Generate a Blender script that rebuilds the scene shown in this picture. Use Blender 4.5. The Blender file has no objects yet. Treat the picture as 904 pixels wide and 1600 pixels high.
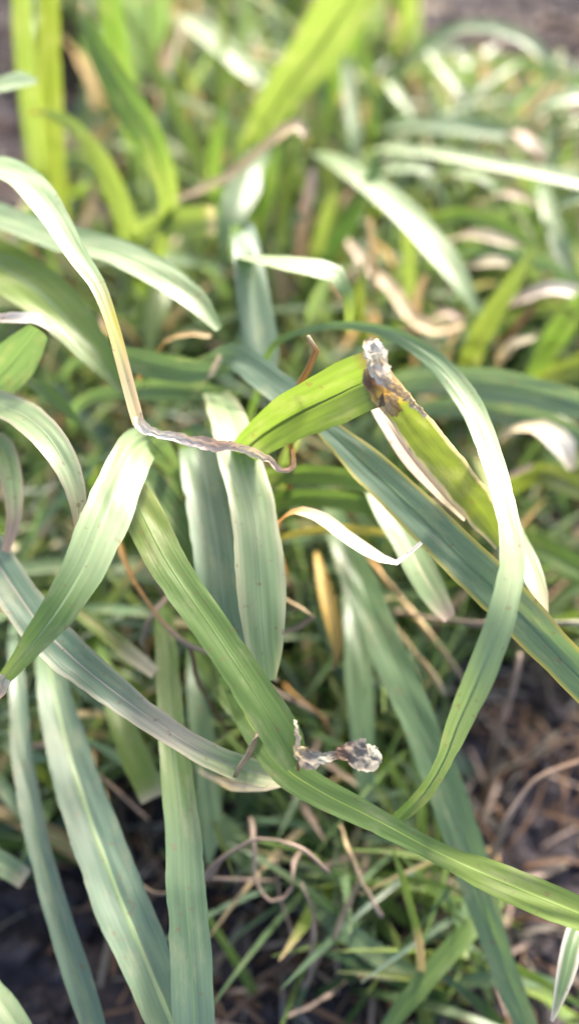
import bpy, math, random
import numpy as np
from mathutils import Vector, noise

random.seed(7)
R = math.radians
sc = bpy.context.scene
COL = sc.collection

# ------------------------------------------------------------------ camera, sky, sun, exposure
CAM_H, PITCH, FPX = 0.26, R(52), 1386.0          # metres, downward pitch, focal length in photo pixels (904 x 1600)
cam_d = bpy.data.cameras.new('camera')
cam = bpy.data.objects.new('camera', cam_d); COL.objects.link(cam)
cam.location = (0, 0, CAM_H)
cam.rotation_euler = (R(90) - PITCH, 0, 0)
cam_d.sensor_fit = 'VERTICAL'
cam_d.sensor_height = 36.0
cam_d.lens = 36.0 * FPX / 1600.0
cam_d.clip_start = 0.005; cam_d.clip_end = 200
cam_d.dof.use_dof = True
cam_d.dof.focus_distance = 0.158
cam_d.dof.aperture_fstop = 6.2
sc.camera = cam

SUN_EL, SUN_AZ = R(38), R(14)                    # azimuth from +Y towards +X
w = bpy.data.worlds.new('World'); sc.world = w; w.use_nodes = True
nt = w.node_tree; nt.nodes.clear()
sky = nt.nodes.new('ShaderNodeTexSky'); sky.sky_type = 'NISHITA'; sky.sun_disc = False
sky.sun_elevation = SUN_EL; sky.sun_rotation = SUN_AZ; sky.dust_density = 5.0; sky.air_density = .8; sky.ozone_density = .6
bg = nt.nodes.new('ShaderNodeBackground'); bg.inputs[1].default_value = 0.15
wo = nt.nodes.new('ShaderNodeOutputWorld')
nt.links.new(sky.outputs[0], bg.inputs[0]); nt.links.new(bg.outputs[0], wo.inputs[0])
sun_d = bpy.data.lights.new('sun', 'SUN'); sun_d.energy = 2.7; sun_d.angle = R(9); sun_d.color = (1, .94, .84)
sun = bpy.data.objects.new('sun', sun_d); COL.objects.link(sun)
SDIR = Vector((math.sin(SUN_AZ) * math.cos(SUN_EL), math.cos(SUN_AZ) * math.cos(SUN_EL), math.sin(SUN_EL)))
sun.rotation_euler = SDIR.to_track_quat('Z', 'Y').to_euler()
sun.location = SDIR * 5
sc.view_settings.view_transform = 'Standard'; sc.view_settings.look = 'None'
sc.view_settings.exposure = 2.2; sc.view_settings.gamma = 1.0
sc.render.engine = 'CYCLES'
sc.cycles.use_denoising = True
sc.cycles.max_bounces = 10; sc.cycles.diffuse_bounces = 5; sc.cycles.transmission_bounces = 6
sc.cycles.sample_clamp_indirect = 6

# ------------------------------------------------------------------ helpers
FWD = np.array([0, math.cos(PITCH), -math.sin(PITCH)])
UPV = np.array([0, math.sin(PITCH), math.cos(PITCH)])
RGT = np.array([1., 0, 0])
CPOS = np.array([0, 0, CAM_H])

def ground_depth(px, py, z=0.0):
    d = FWD + RGT * (px - 452) / FPX - UPV * (py - 800) / FPX
    return (z - CAM_H) / d[2]

def P(px, py, depth_cm):
    """a photo pixel and its depth (cm along the view axis; None = where it meets the soil) as a point in metres"""
    D = ground_depth(px, py, -0.002) if depth_cm is None else depth_cm / 100.0
    return CPOS + D * (FWD + RGT * (px - 452) / FPX - UPV * (py - 800) / FPX), D

def project(p):
    q = p - CPOS
    D = q @ FWD
    return 452 + FPX * (q @ RGT) / D, 800 - FPX * (q @ UPV) / D, D

PAL = dict(
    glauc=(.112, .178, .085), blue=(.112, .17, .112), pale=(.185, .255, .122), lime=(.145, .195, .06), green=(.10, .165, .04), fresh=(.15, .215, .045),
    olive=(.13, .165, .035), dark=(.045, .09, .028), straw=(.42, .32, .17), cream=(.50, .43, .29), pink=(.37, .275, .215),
    orange=(.46, .25, .085), brown=(.15, .085, .05), white=(.50, .47, .41), yellow=(.42, .36, .07), grey=(.24, .23, .18), gold=(.38, .25, .06), ash=(.15, .13, .105))
DRY = {'straw', 'cream', 'pink', 'orange', 'brown', 'white', 'grey', 'gold', 'ash'}

def ramp(cols, t):
    """cols: a palette name, or a list of (t, name)"""
    if isinstance(cols, str): cols = [(0, cols)]
    def c4(n): return np.array((*PAL[n], 1.0 if n in DRY else (0.45 if n == 'yellow' else 0.0)))
    if t <= cols[0][0]: return c4(cols[0][1])
    for (a, na), (b, nb) in zip(cols, cols[1:]):
        if t <= b:
            f = (t - a) / max(b - a, 1e-6); f = f * f * (3 - 2 * f)
            return c4(na) * (1 - f) + c4(nb) * f
    return c4(cols[-1][1])

def catmull(A, n):
    """A: k x m control rows; n samples along their arc; returns rows and t in control-index units / (k-1)"""
    A = np.asarray(A, float); k = len(A)
    if k == 2: A = np.array([A[0], (A[0] + A[1]) / 2, A[1]]); k = 3
    ext = np.vstack([2 * A[0] - A[1], A, 2 * A[-1] - A[-2]])
    seg = np.linalg.norm(np.diff(A[:, :3], axis=0), axis=1); cum = np.r_[0, np.cumsum(seg)]
    out = []; ts = []
    for s in np.linspace(0, cum[-1], n):
        i = min(max(int(np.searchsorted(cum, s, side='right') - 1), 0), k - 2)
        f = (s - cum[i]) / max(seg[i], 1e-9)
        # non-uniform Hermite: tangents scaled by the local arc length
        p0, p1, p2, p3 = ext[i], ext[i + 1], ext[i + 2], ext[i + 3]
        L = seg[i]
        La = seg[i - 1] if i > 0 else L
        Lb = seg[i + 1] if i + 1 < len(seg) else L
        m1 = ((p2 - p1) * La / max(L, 1e-9) + (p1 - p0) * L / max(La, 1e-9)) / (La + L) * L
        m2 = ((p3 - p2) * L / max(Lb, 1e-9) + (p2 - p1) * Lb / max(L, 1e-9)) / (Lb + L) * L
        h = np.array([2 * f**3 - 3 * f**2 + 1, f**3 - 2 * f**2 + f, -2 * f**3 + 3 * f**2, f**3 - f**2])
        out.append(h[0] * p1 + h[1] * m1 + h[2] * p2 + h[3] * m2); ts.append((i + min(max(f, 0), 1)) / (k - 1))
    return np.array(out), np.array(ts)

def nz(v): return v / max(np.linalg.norm(v), 1e-12)

def make_mesh(name, V, F, C, UV, mat, smooth=True):
    me = bpy.data.meshes.new(name)
    me.from_pydata([tuple(v) for v in V], [], F)
    ca = me.color_attributes.new('Col', 'FLOAT_COLOR', 'POINT')
    ca.data.foreach_set('color', np.asarray(C, np.float32).ravel())
    uvl = me.uv_layers.new(name='UVMap')
    li = np.empty(len(me.loops), np.int32); me.loops.foreach_get('vertex_index', li)
    uvl.data.foreach_set('uv', np.asarray(UV, np.float32)[li].ravel())
    if smooth: me.polygons.foreach_set('use_smooth', [True] * len(me.polygons))
    me.materials.append(mat)
    return me

def link(name, me, parent=None, origin=None):
    o = bpy.data.objects.new(name, me); COL.objects.link(o)
    if parent is not None: o.parent = parent
    return o

def ribbon_data(rows, ts, cols, normal_fn, nu=8, keel=.12, wob=.03, crumple=0.0, curl=0.0, twist=0.0, seed=0, margin=None, off=0.0, ushift=0.0, cut=False, vbase=0, rib=0.0, nick=0.0, cf=430):
    """rows: n x 4 (x, y, z, full width); the surface is a shallow channel across, with uneven edges"""
    n = len(rows); P3 = rows[:, :3]; W = np.maximum(rows[:, 3], 2e-4)
    T = np.gradient(P3, axis=0)
    V = []; F = []; C = []; UV = []
    s_len = 0
    for i in range(n):
        t = nz(T[i]); nv = normal_fn(P3[i], i / (n - 1))
        nv = nv - t * (nv @ t); nv = nz(nv) if np.linalg.norm(nv) > 1e-5 else nz(np.cross(t, [1, .2, .1]))
        s = np.cross(t, nv)
        tw = twist(i / (n - 1)) if callable(twist) else twist
        if tw:
            c_, s_ = math.cos(tw), math.sin(tw); s, nv = s * c_ + nv * s_, nv * c_ - s * s_
        if i: s_len += np.linalg.norm(P3[i] - P3[i - 1])
        base = ramp(cols, ts[i])
        for j in range(nu + 1):
            u = j / nu * 2 - 1
            e = 1 + wob * 2.2 * noise.noise((seed * 7.3 + (3 if u > 0 else 9), s_len * 140, .5)) + wob * noise.noise((seed + (5 if u > 0 else 1), s_len * 520, 2.5))
            if nick: e -= nick * max(0, noise.noise((seed * 2.9 + (3 if u > 0 else 11), s_len * 330, 7.5)) - .38) * 1.3
            x = u * W[i] / 2 * e
            z = .7 * keel * W[i] * (abs(u) ** 1.25 - .35) + curl * W[i] * u
            z += W[i] * .06 * noise.noise((seed * 3.1, s_len * 90 + u, u * 1.2)) + rib * W[i] * math.cos(u * 15.5 + seed)
            p = P3[i] + s * (x + ushift * W[i]) + nv * (z + off)
            if crumple:
                q = Vector((p * cf).tolist()) + Vector((seed, 0, 0))
                p = p + np.array(noise.noise_vector(q)) * crumple + np.array(noise.noise_vector(q * 2.7)) * crumple * .5
            V.append(p)
            c = base
            if margin and abs(u) > margin[1]:
                m = ramp(margin[0], 0); f = min(1, (abs(u) - margin[1]) / (1 - margin[1]) * 1.8) * margin[2]
                c = base * (1 - f) + m * f
            C.append(c); UV.append((u * W[i] / 2 + .05 + (seed % 13) * .11, s_len + (seed % 7) * .31))
    for i in range(n - 1):
        for j in range(nu):
            a = i * (nu + 1) + j
            F.append((vbase + a, vbase + a + 1, vbase + a + nu + 2, vbase + a + nu + 1))
    return V, F, C, UV

def to_cam(p, t): return nz(CPOS - p)
UPSUN = nz(np.array([SDIR.x * .35, SDIR.y * .35, 1.0]))
def turned(lit):
    """a face that lies turned from the viewer towards the sky, by lit (0..1) or a function of the way along"""
    def f(p, t):
        k = lit(t) if callable(lit) else lit
        return nz(to_cam(p, t) * (1 - k) + UPSUN * k)
    return f

def rows_from(pts, n):
    A = []
    for px, py, d, wpx in pts:
        q, D = P(px, py, d); A.append((*q, .83 * wpx * D / FPX))
    return catmull(A, n)

# ------------------------------------------------------------------ materials
def leaf_material(name, rough=.42, transl=.42, vein=.27, blotch=.5, spec=.5, bump=.25):
    m = bpy.data.materials.new(name); m.use_nodes = True
    t = m.node_tree; N = t.nodes; L = t.links; N.clear()
    def nd(k, **kw):
        x = N.new(k)
        for a, b in kw.items(): setattr(x, a, b)
        return x
    att = nd('ShaderNodeAttribute', attribute_name='Col')
    uv = nd('ShaderNodeUVMap'); uv.uv_map = 'UVMap'
    mp = nd('ShaderNodeMapping'); mp.inputs['Scale'].default_value = (1500, 22, 1); L.new(uv.outputs[0], mp.inputs[0])
    n1 = nd('ShaderNodeTexNoise'); n1.inputs['Scale'].default_value = 1; n1.inputs['Detail'].default_value = 3; L.new(mp.outputs[0], n1.inputs['Vector'])
    r1 = nd('ShaderNodeMapRange'); r1.inputs[1].default_value = .32; r1.inputs[2].default_value = .68
    r1.inputs[3].default_value = 1 - vein * .45; r1.inputs[4].default_value = 1 + vein * .45; L.new(n1.outputs[0], r1.inputs[0])
    mul = nd('ShaderNodeMix', data_type='RGBA', blend_type='MULTIPLY'); mul.inputs[0].default_value = 1
    L.new(att.outputs['Color'], mul.inputs[6]); L.new(r1.outputs[0], mul.inputs[7])
    # blotches of yellowing and pale wax bloom with a shape of their own
    mp2 = nd('ShaderNodeMapping'); mp2.inputs['Scale'].default_value = (260, 85, 1); L.new(uv.outputs[0], mp2.inputs[0])
    n2 = nd('ShaderNodeTexNoise'); n2.inputs['Scale'].default_value = 1; n2.inputs['Detail'].default_value = 5; n2.inputs['Roughness'].default_value = .62; L.new(mp2.outputs[0], n2.inputs['Vector'])
    r2 = nd('ShaderNodeMapRange'); r2.inputs[1].default_value = .52; r2.inputs[2].default_value = .74; r2.inputs[4].default_value = blotch; L.new(n2.outputs[0], r2.inputs[0])
    bl = nd('ShaderNodeMix', data_type='RGBA', blend_type='MIX'); L.new(r2.outputs[0], bl.inputs[0]); L.new(mul.outputs[2], bl.inputs[6])
    bl.inputs[7].default_value = (.30, .29, .17, 1)
    n3 = nd('ShaderNodeTexNoise'); n3.inputs['Scale'].default_value = 620; n3.inputs['Detail'].default_value = 2
    gm = nd('ShaderNodeNewGeometry'); L.new(gm.outputs['Position'], n3.inputs['Vector'])
    r3 = nd('ShaderNodeMapRange'); r3.inputs[1].default_value = .655; r3.inputs[2].default_value = .72; r3.inputs[4].default_value = .55; L.new(n3.outputs[0], r3.inputs[0])
    sp = nd('ShaderNodeMix', data_type='RGBA'); L.new(r3.outputs[0], sp.inputs[0]); L.new(bl.outputs[2], sp.inputs[6]); sp.inputs[7].default_value = (.16, .10, .05, 1)
    bu = nd('ShaderNodeBump'); bu.inputs['Strength'].default_value = bump; bu.inputs['Distance'].default_value = .0003; L.new(n1.outputs[0], bu.inputs['Height'])
    pb = nd('ShaderNodeBsdfPrincipled'); L.new(sp.outputs[2], pb.inputs['Base Color']); L.new(bu.outputs[0], pb.inputs['Normal'])
    pb.inputs['Roughness'].default_value = rough; pb.inputs['Specular IOR Level'].default_value = spec
    # light through the leaf comes out yellower
    tint = nd('ShaderNodeMix', data_type='RGBA'); L.new(att.outputs['Alpha'], tint.inputs[0]); tint.inputs[6].default_value = (1.2, 1.25, .62, 1); tint.inputs[7].default_value = (1.2, 1.05, .85, 1)
    tm = nd('ShaderNodeMix', data_type='RGBA', blend_type='MULTIPLY'); tm.inputs[0].default_value = 1; L.new(sp.outputs[2], tm.inputs[6]); L.new(tint.outputs[2], tm.inputs[7])
    tb = nd('ShaderNodeBsdfTranslucent'); L.new(tm.outputs[2], tb.inputs[0])
    mx = nd('ShaderNodeMixShader'); mx.inputs[0].default_value = transl
    L.new(pb.outputs[0], mx.inputs[1]); L.new(tb.outputs[0], mx.inputs[2])
    o = nd('ShaderNodeOutputMaterial'); L.new(mx.outputs[0], o.inputs[0])
    return m

M_LEAF = leaf_material('grass_leaf')
M_WAXY = leaf_material('waxy_grass_leaf', rough=.48, transl=.33, spec=.5)
M_DRY = leaf_material('dry_leaf', rough=.6, transl=.25, vein=.8, blotch=.15, spec=.35, bump=.5)
M_THIN = leaf_material('backlit_leaf', rough=.45, transl=.44, spec=.4)

def soil_material():
    m = bpy.data.materials.new('soil'); m.use_nodes = True
    t = m.node_tree; N = t.nodes; L = t.links
    pb = N['Principled BSDF']; pb.inputs['Roughness'].default_value = .95; pb.inputs['Specular IOR Level'].default_value = .2
    g = N.new('ShaderNodeNewGeometry')
    n1 = N.new('ShaderNodeTexNoise'); n1.inputs['Scale'].default_value = 70; n1.inputs['Detail'].default_value = 9; n1.inputs['Roughness'].default_value = .7
    L.new(g.outputs['Position'], n1.inputs['Vector'])
    cr = N.new('ShaderNodeValToRGB'); L.new(n1.outputs[0], cr.inputs[0])
    e = cr.color_ramp.elements
    e[0].position = .32; e[0].color = (.012, .010, .013, 1); e[1].position = .72; e[1].color = (.080, .068, .072, 1)
    k = e.new(.5); k.color = (.030, .025, .028, 1)
    L.new(cr.outputs[0], pb.inputs['Base Color'])
    n2 = N.new('ShaderNodeTexNoise'); n2.inputs['Scale'].default_value = 420; n2.inputs['Detail'].default_value = 6; L.new(g.outputs['Position'], n2.inputs['Vector'])
    bu = N.new('ShaderNodeBump'); bu.inputs['Strength'].default_value = .8; bu.inputs['Distance'].default_value = .002
    L.new(n2.outputs[0], bu.inputs['Height']); L.new(bu.outputs[0], pb.inputs['Normal'])
    return m
M_SOIL = soil_material()

# ------------------------------------------------------------------ the ground: fine in view, reaching far
def soil_h(x, y):
    q = Vector((x, y, 0))
    h = .010 * noise.noise(q * 9) + .006 * noise.noise(q * 31 + Vector((4, 0, 0)))
    a = noise.noise(q * 75); h += .004 * (1 - abs(a) * 2) * (1 if a else 1) * .6
    h += .0022 * noise.noise(q * 190)
    return h - .004

def build_ground():
    def axis(a, b, n, far):
        core = np.linspace(a, b, n); st = core[1] - core[0]
        out = []; x = b
        while x < far: st *= 1.22; x += st; out.append(x)
        lo = []; st = core[1] - core[0]; x = a
        while x > -far: st *= 1.22; x -= st; lo.append(x)
        return np.r_[lo[::-1], core, out]
    X = axis(-.30, .30, 330, 60); Y = axis(-.02, .75, 380, 60)
    V = []; 
    for y in Y:
        for x in X:
            f = max(0, 1 - max(abs(x) - .3, abs(y - .36) - .4, 0) / 1.5)
            V.append((x, y, soil_h(x, y) if f > 0 else -.004))
    nx = len(X); F = [(j * nx + i, j * nx + i + 1, (j + 1) * nx + i + 1, (j + 1) * nx + i) for j in range(len(Y) - 1) for i in range(nx - 1)]
    me = bpy.data.meshes.new('soil_ground'); me.from_pydata(V, [], F); me.materials.append(M_SOIL)
    me.polygons.foreach_set('use_smooth', [True] * len(F))
    o = link('soil_ground', me); o['kind'] = 'structure'; o['label'] = 'dark crumbly bare soil under the grass'
build_ground()

# ------------------------------------------------------------------ single blades
SEED = [1]
def tag(o, label, cat, group=None):
    o['label'] = label; o['category'] = cat
    if group: o['group'] = group

def piece(name, pts, cols, mat, parent, n=None, origin=None, lit=0, **kw):
    SEED[0] += 1
    span = sum(math.hypot(b[0] - a[0], b[1] - a[1]) for a, b in zip(pts, pts[1:]))
    n = n or int(max(14, min(150, span / 6)))
    rows, ts = rows_from(pts, n)
    if lit and not callable(lit): rows[:, 3] *= 1 + .22 * lit
    V, F, C, UV = ribbon_data(rows, ts, cols, turned(lit) if lit else to_cam, seed=SEED[0], **{'nu': 16, 'rib': .005, 'nick': .2, 'wob': .03, **kw})
    if origin is not None: V = [v - origin for v in V]
    return link(name, make_mesh(name, V, F, C, UV, mat), parent), rows, ts

def blade(label, pts, cols, mat=None, name='grass_blade', cat='grass blade', group=None, mid=None, extra=(), n=None, **kw):
    """a leaf: an Empty at its base parenting the lamina, its midrib and any withered bits; cut bits without a midrib are one mesh"""
    mat = mat or M_LEAF
    org, _ = P(*pts[0][:3])
    if mid is None and not extra:
        o, _, _ = piece(name, pts, cols, mat, None, n=n, origin=org, **kw); o.location = org
        tag(o, label, cat, group); return o
    root = bpy.data.objects.new(name, None); root.empty_display_size = .004; COL.objects.link(root); root.location = org
    tag(root, label, cat, group)
    o, rows, ts = piece('lamina', pts, cols, mat, root, n=n, origin=org, **kw)
    if mid:
        mcol, mw = mid if isinstance(mid, tuple) else (mid, .09)
        # the midrib is a thin raised ridge that stands a little proud of the channel's floor
        keel = kw.get('keel', .12)
        r2 = rows.copy(); wmid = np.clip(rows[:, 3] * mw, .00025, .0009); 
        V, F, C, UV = [], [], [], []
        T = np.gradient(rows[:, :3], axis=0)
        lam = np.array([v.co for v in o.data.vertices]).reshape(len(rows), -1, 3)
        nu = lam.shape[1] - 1; c = nu // 2
        for i in range(len(rows)):
            ctr = lam[i, c]; side = nz(lam[i, c + 1] - lam[i, c - 1]); up = nz(np.cross(side, nz(T[i])))
            if up @ (CPOS - (ctr + org)) < 0: up = -up
            tl = max(.15, min(1, (len(rows) - 1 - i) / 8))
            for k, (a, b) in enumerate(((-1, 0), (-.5, .3), (0, .42), (.5, .3), (1, 0))):
                V.append(ctr + side * a * wmid[i] * tl / 1.6 + up * (b * wmid[i] * .22 * tl + .00002))
                C.append(np.minimum(ramp(mcol, ts[i]) * np.array((1.22, 1.2, 1.15, 1)), 1)); UV.append((.05 + a * .0003, i * .002))
        for i in range(len(rows) - 1):
            for k in range(4): F.append((i * 5 + k, i * 5 + k + 1, (i + 1) * 5 + k + 1, (i + 1) * 5 + k))
        link('midrib', make_mesh('midrib', V, F, C, UV, mat), root)
    for e in extra:
        nm, p, c, kk = e; kk = dict(kk); m2 = kk.pop('mat', M_DRY); lab = kk.pop('label', None)
        q, _, _ = piece(nm, p, c, m2, root, origin=org, **kk)
        if lab: q['label'] = lab
    return root

def stalk(label, pts, cols, name='dry_stalk', cat='dry stalk', group=None, mat=None, sides=9, lump=.3, **kw):
    """a round, uneven stalk or root: a closed tube"""
    SEED[0] += 1; sd = SEED[0]
    span = sum(math.hypot(b[0] - a[0], b[1] - a[1]) for a, b in zip(pts, pts[1:]))
    rows, ts = rows_from(pts, int(max(14, min(80, span / 6))))
    org, _ = P(*pts[0][:3])
    o = link(name, tube_mesh(name, rows, ts, cols, sd, sides, lump, org, mat or M_DRY)); o.location = org
    tag(o, label, cat, group); return o

def tube_mesh(name, rows, ts, cols, sd, sides, lump, org, mat):
    V, F, C, UV = [], [], [], []; T = np.gradient(rows[:, :3], axis=0); n = len(rows)
    for i in range(n):
        t = nz(T[i]); a = nz(np.cross(t, [.3, .9, .31])); b = np.cross(t, a)
        r = max(rows[i, 3], 2e-4) / 2 * (1 + .35 * noise.noise((sd * 1.7, i * .22, 4.0)))
        jit = np.array(noise.noise_vector((sd * 2.3, i * .16, 1.0))) * .0006 + np.array(noise.noise_vector((sd * 2.3, i * .5, 6.0))) * .00022
        cc = ramp(cols, ts[i]) * np.array([.85 + .55 * noise.noise((sd * 4.1, i * .3, 2.0))] * 3 + [1])
        for k in range(sides):
            th = 2 * math.pi * k / sides
            rr = r * (1 + lump * 2 * noise.noise((sd * 3.3, i * .35, k * .8)))
            V.append(rows[i, :3] + jit + (a * math.cos(th) + b * math.sin(th) * .55) * rr - org)
            C.append(cc); UV.append((.05 + k * .0006, i * .0015))
    for i in range(n - 1):
        for k in range(sides): F.append((i * sides + k, i * sides + (k + 1) % sides, (i + 1) * sides + (k + 1) % sides, (i + 1) * sides + k))
    F.append(tuple(range(sides))[::-1]); F.append(tuple((n - 1) * sides + k for k in range(sides)))
    return make_mesh(name, V, F, C, UV, mat)

# ============================ the leaves in focus ============================
# folded bright leaf with its withered crease
blade('bright yellow-green leaf folded over at a withered white and brown crease',
      [(440, 860, None, 19), (405, 775, 23, 40), (398, 690, 17.6, 62), (450, 655, 16.6, 88), (520, 620, 15.7, 105), (572, 596, 15.2, 109), (592, 590, 15.1, 107)],
      [(0, 'green'), (.5, 'fresh'), (.86, 'fresh'), (.93, 'yellow'), (1, 'brown')], M_THIN, keel=.20, mid=('olive', .07), n=60,
      extra=[('bent_lamina', [(586, 584, 15.3, 54), (604, 610, 15.25, 60), (626, 640, 15.45, 62), (660, 684, 16.0, 68), (708, 742, 16.6, 66), (752, 798, 17.2, 60), (785, 850, 17.6, 34)],
              [(0, 'gold'), (.13, 'straw'), (.22, 'gold'), (.34, 'olive'), (1, 'olive')], dict(mat=M_LEAF, keel=.16, margin=('cream', .78, .9), wob=.06, crumple=.0002, label='olive far half of the leaf hanging down past the crease')),
             ('withered_crease', [(576, 530, 14.95, 14), (582, 545, 14.85, 34), (587, 562, 14.8, 40), (592, 580, 14.85, 36), (606, 598, 14.95, 22), (636, 622, 15.25, 15), (664, 648, 15.6, 8)],
              [(0, 'straw'), (.15, 'white'), (.35, 'cream'), (.5, 'white'), (.75, 'straw'), (1, 'cream')], dict(crumple=.00055, cf=900, keel=.25, wob=.25, n=80, nu=16, lit=.3, label='crumpled white withered crease')),
             ('scorched_patch', [(572, 574, 15.0, 14), (580, 592, 15.0, 34), (592, 610, 15.05, 44), (608, 630, 15.2, 44), (624, 646, 15.4, 18)],
              [(0, 'straw'), (.3, 'brown'), (.55, 'gold'), (.75, 'straw'), (1, 'gold')], dict(crumple=.0003, cf=1100, keel=.15, wob=.25, n=60, nu=16, label='scorched brown patch under the white crease'))])
# the tall arching leaf, pale and glossy
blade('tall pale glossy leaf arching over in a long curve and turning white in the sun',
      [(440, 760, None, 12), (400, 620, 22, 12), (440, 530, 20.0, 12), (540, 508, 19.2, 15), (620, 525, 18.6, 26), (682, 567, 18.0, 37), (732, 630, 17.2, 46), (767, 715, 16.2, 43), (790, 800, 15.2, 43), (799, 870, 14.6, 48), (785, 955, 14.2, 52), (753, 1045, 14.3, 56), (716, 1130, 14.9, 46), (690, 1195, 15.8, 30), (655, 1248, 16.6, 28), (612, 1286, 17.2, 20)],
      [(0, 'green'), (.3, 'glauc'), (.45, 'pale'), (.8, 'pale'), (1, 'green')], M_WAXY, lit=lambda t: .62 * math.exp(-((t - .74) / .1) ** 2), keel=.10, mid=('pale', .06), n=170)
blade('broad blue-green leaf with pale yellow margins running diagonally down behind the white arching leaf',
      [(455, 830, None, 16), (455, 700, 21, 18), (497, 660, 18.2, 30), (560, 715, 17.4, 62), (640, 790, 16.8, 76), (720, 870, 16.3, 82), (800, 948, 16.0, 82), (870, 1022, 15.9, 76), (945, 1100, 16.0, 66), (1010, 1170, 16.2, 40)],
      [(0, 'green'), (.25, 'blue'), (1, 'glauc')], M_LEAF, keel=.10, margin=('yellow', .82, .9), mid=('glauc', .06))
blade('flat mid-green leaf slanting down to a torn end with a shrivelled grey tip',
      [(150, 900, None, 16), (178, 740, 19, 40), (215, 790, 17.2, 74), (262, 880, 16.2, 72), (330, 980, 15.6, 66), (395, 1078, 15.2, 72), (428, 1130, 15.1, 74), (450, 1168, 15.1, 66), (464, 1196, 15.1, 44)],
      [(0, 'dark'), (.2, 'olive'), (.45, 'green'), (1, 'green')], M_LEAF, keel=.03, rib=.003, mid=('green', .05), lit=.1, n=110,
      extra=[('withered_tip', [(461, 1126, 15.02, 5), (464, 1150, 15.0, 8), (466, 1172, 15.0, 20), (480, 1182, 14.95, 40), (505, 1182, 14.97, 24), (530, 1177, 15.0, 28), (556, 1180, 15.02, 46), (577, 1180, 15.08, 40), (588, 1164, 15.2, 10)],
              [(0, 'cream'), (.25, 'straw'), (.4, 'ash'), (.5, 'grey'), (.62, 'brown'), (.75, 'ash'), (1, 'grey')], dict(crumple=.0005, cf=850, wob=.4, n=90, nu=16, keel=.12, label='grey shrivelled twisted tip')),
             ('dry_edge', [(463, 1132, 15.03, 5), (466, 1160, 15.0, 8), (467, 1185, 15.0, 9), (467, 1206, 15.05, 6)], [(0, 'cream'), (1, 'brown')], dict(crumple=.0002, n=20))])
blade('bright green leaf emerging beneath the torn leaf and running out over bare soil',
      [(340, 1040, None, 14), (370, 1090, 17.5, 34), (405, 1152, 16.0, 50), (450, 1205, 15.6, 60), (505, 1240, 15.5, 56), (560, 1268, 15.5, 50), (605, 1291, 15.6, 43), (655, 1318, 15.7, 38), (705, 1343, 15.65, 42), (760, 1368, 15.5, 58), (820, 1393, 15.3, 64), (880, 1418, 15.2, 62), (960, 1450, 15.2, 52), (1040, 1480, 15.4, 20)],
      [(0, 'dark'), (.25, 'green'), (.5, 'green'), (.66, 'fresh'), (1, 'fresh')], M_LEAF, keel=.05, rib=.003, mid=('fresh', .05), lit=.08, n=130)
blade('straight blue-green leaf hanging beside a paler cream-edged one',
      [(330, 850, None, 17), (305, 690, 21.5, 65), (310, 700, 20.2, 74), (325, 780, 19.0, 86), (340, 870, 18.2, 90), (350, 950, 17.8, 86), (362, 1005, 17.8, 60), (372, 1045, 18.0, 17)],
      [(0, 'glauc'), (1, 'blue')], M_WAXY, keel=.07, mid=('blue', .05))
blade('pale cream-edged leaf with a torn tip hanging over the blue-green one',
      [(345, 800, None, 14), (340, 620, 21, 48), (358, 660, 19.0, 64), (378, 730, 18.0, 74), (396, 800, 17.3, 79), (405, 880, 16.8, 86), (409, 950, 16.6, 83), (414, 1015, 16.6, 64), (420, 1064, 16.7, 26)],
      [(0, 'glauc'), (.3, 'pale'), (1, 'pale')], M_WAXY, lit=.3, keel=.10, margin=('cream', .62, .35), mid=('pale', .05))
blade('bluish leaf bent over at its top and hanging down behind the folded bright leaf',
      [(400, 480, None, 14), (374, 392, 26.5, 38), (384, 379, 22.2, 50), (391, 430, 21.6, 58), (401, 495, 21.2, 63), (409, 552, 20.9, 62), (415, 605, 20.7, 34)],
      'blue', M_WAXY, keel=.07, mid=('glauc', .05))
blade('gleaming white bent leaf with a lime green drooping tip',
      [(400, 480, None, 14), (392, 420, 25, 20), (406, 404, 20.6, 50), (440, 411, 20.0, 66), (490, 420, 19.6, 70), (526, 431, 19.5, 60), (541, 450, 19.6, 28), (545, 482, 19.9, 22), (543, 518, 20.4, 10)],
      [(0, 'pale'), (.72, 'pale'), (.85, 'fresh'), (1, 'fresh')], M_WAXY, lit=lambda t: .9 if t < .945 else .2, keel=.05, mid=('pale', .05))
blade('short blue-grey leaf slanting down to the folded bright leaf',
      [(300, 660, None, 14), (330, 560, 21, 22), (365, 556, 20.0, 46), (415, 590, 19.0, 58), (460, 625, 18.2, 56), (500, 665, 18.0, 30)],
      'blue', M_WAXY, keel=.08, mid=('blue', .05))
# left group
blade('pale leaf tapering to a straw-yellow stem that kinks at a withered node',
      [(-60, 420, None, 18), (-70, 265, 21, 50), (-10, 258, 19.0, 58), (42, 285, 18.0, 58), (85, 340, 17.2, 48), (122, 402, 16.7, 36), (152, 445, 16.4, 28), (172, 495, 16.2, 22), (190, 560, 16.0, 22), (205, 620, 15.9, 22), (217, 664, 15.8, 20)],
      [(0, 'pale'), (.55, 'pale'), (.72, 'yellow'), (.85, 'straw'), (1, 'straw')], M_WAXY, lit=.65, keel=.13, mid=('pale', .06),
      extra=[('withered_tail', [(213, 650, 15.75, 20), (222, 666, 15.7, 20), (270, 682, 15.6, 19), (330, 694, 15.5, 21), (385, 703, 15.4, 18), (420, 719, 15.4, 14), (444, 736, 15.3, 11), (458, 726, 15.2, 9), (457, 702, 15.2, 8)],
              [(0, 'cream'), (.2, 'white'), (.4, 'pink'), (.55, 'cream'), (.7, 'pink'), (1, 'orange')], dict(keel=.4, wob=.22, crumple=.0004, cf=700, n=90, label='thin pinkish white withered tail'))])
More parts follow.
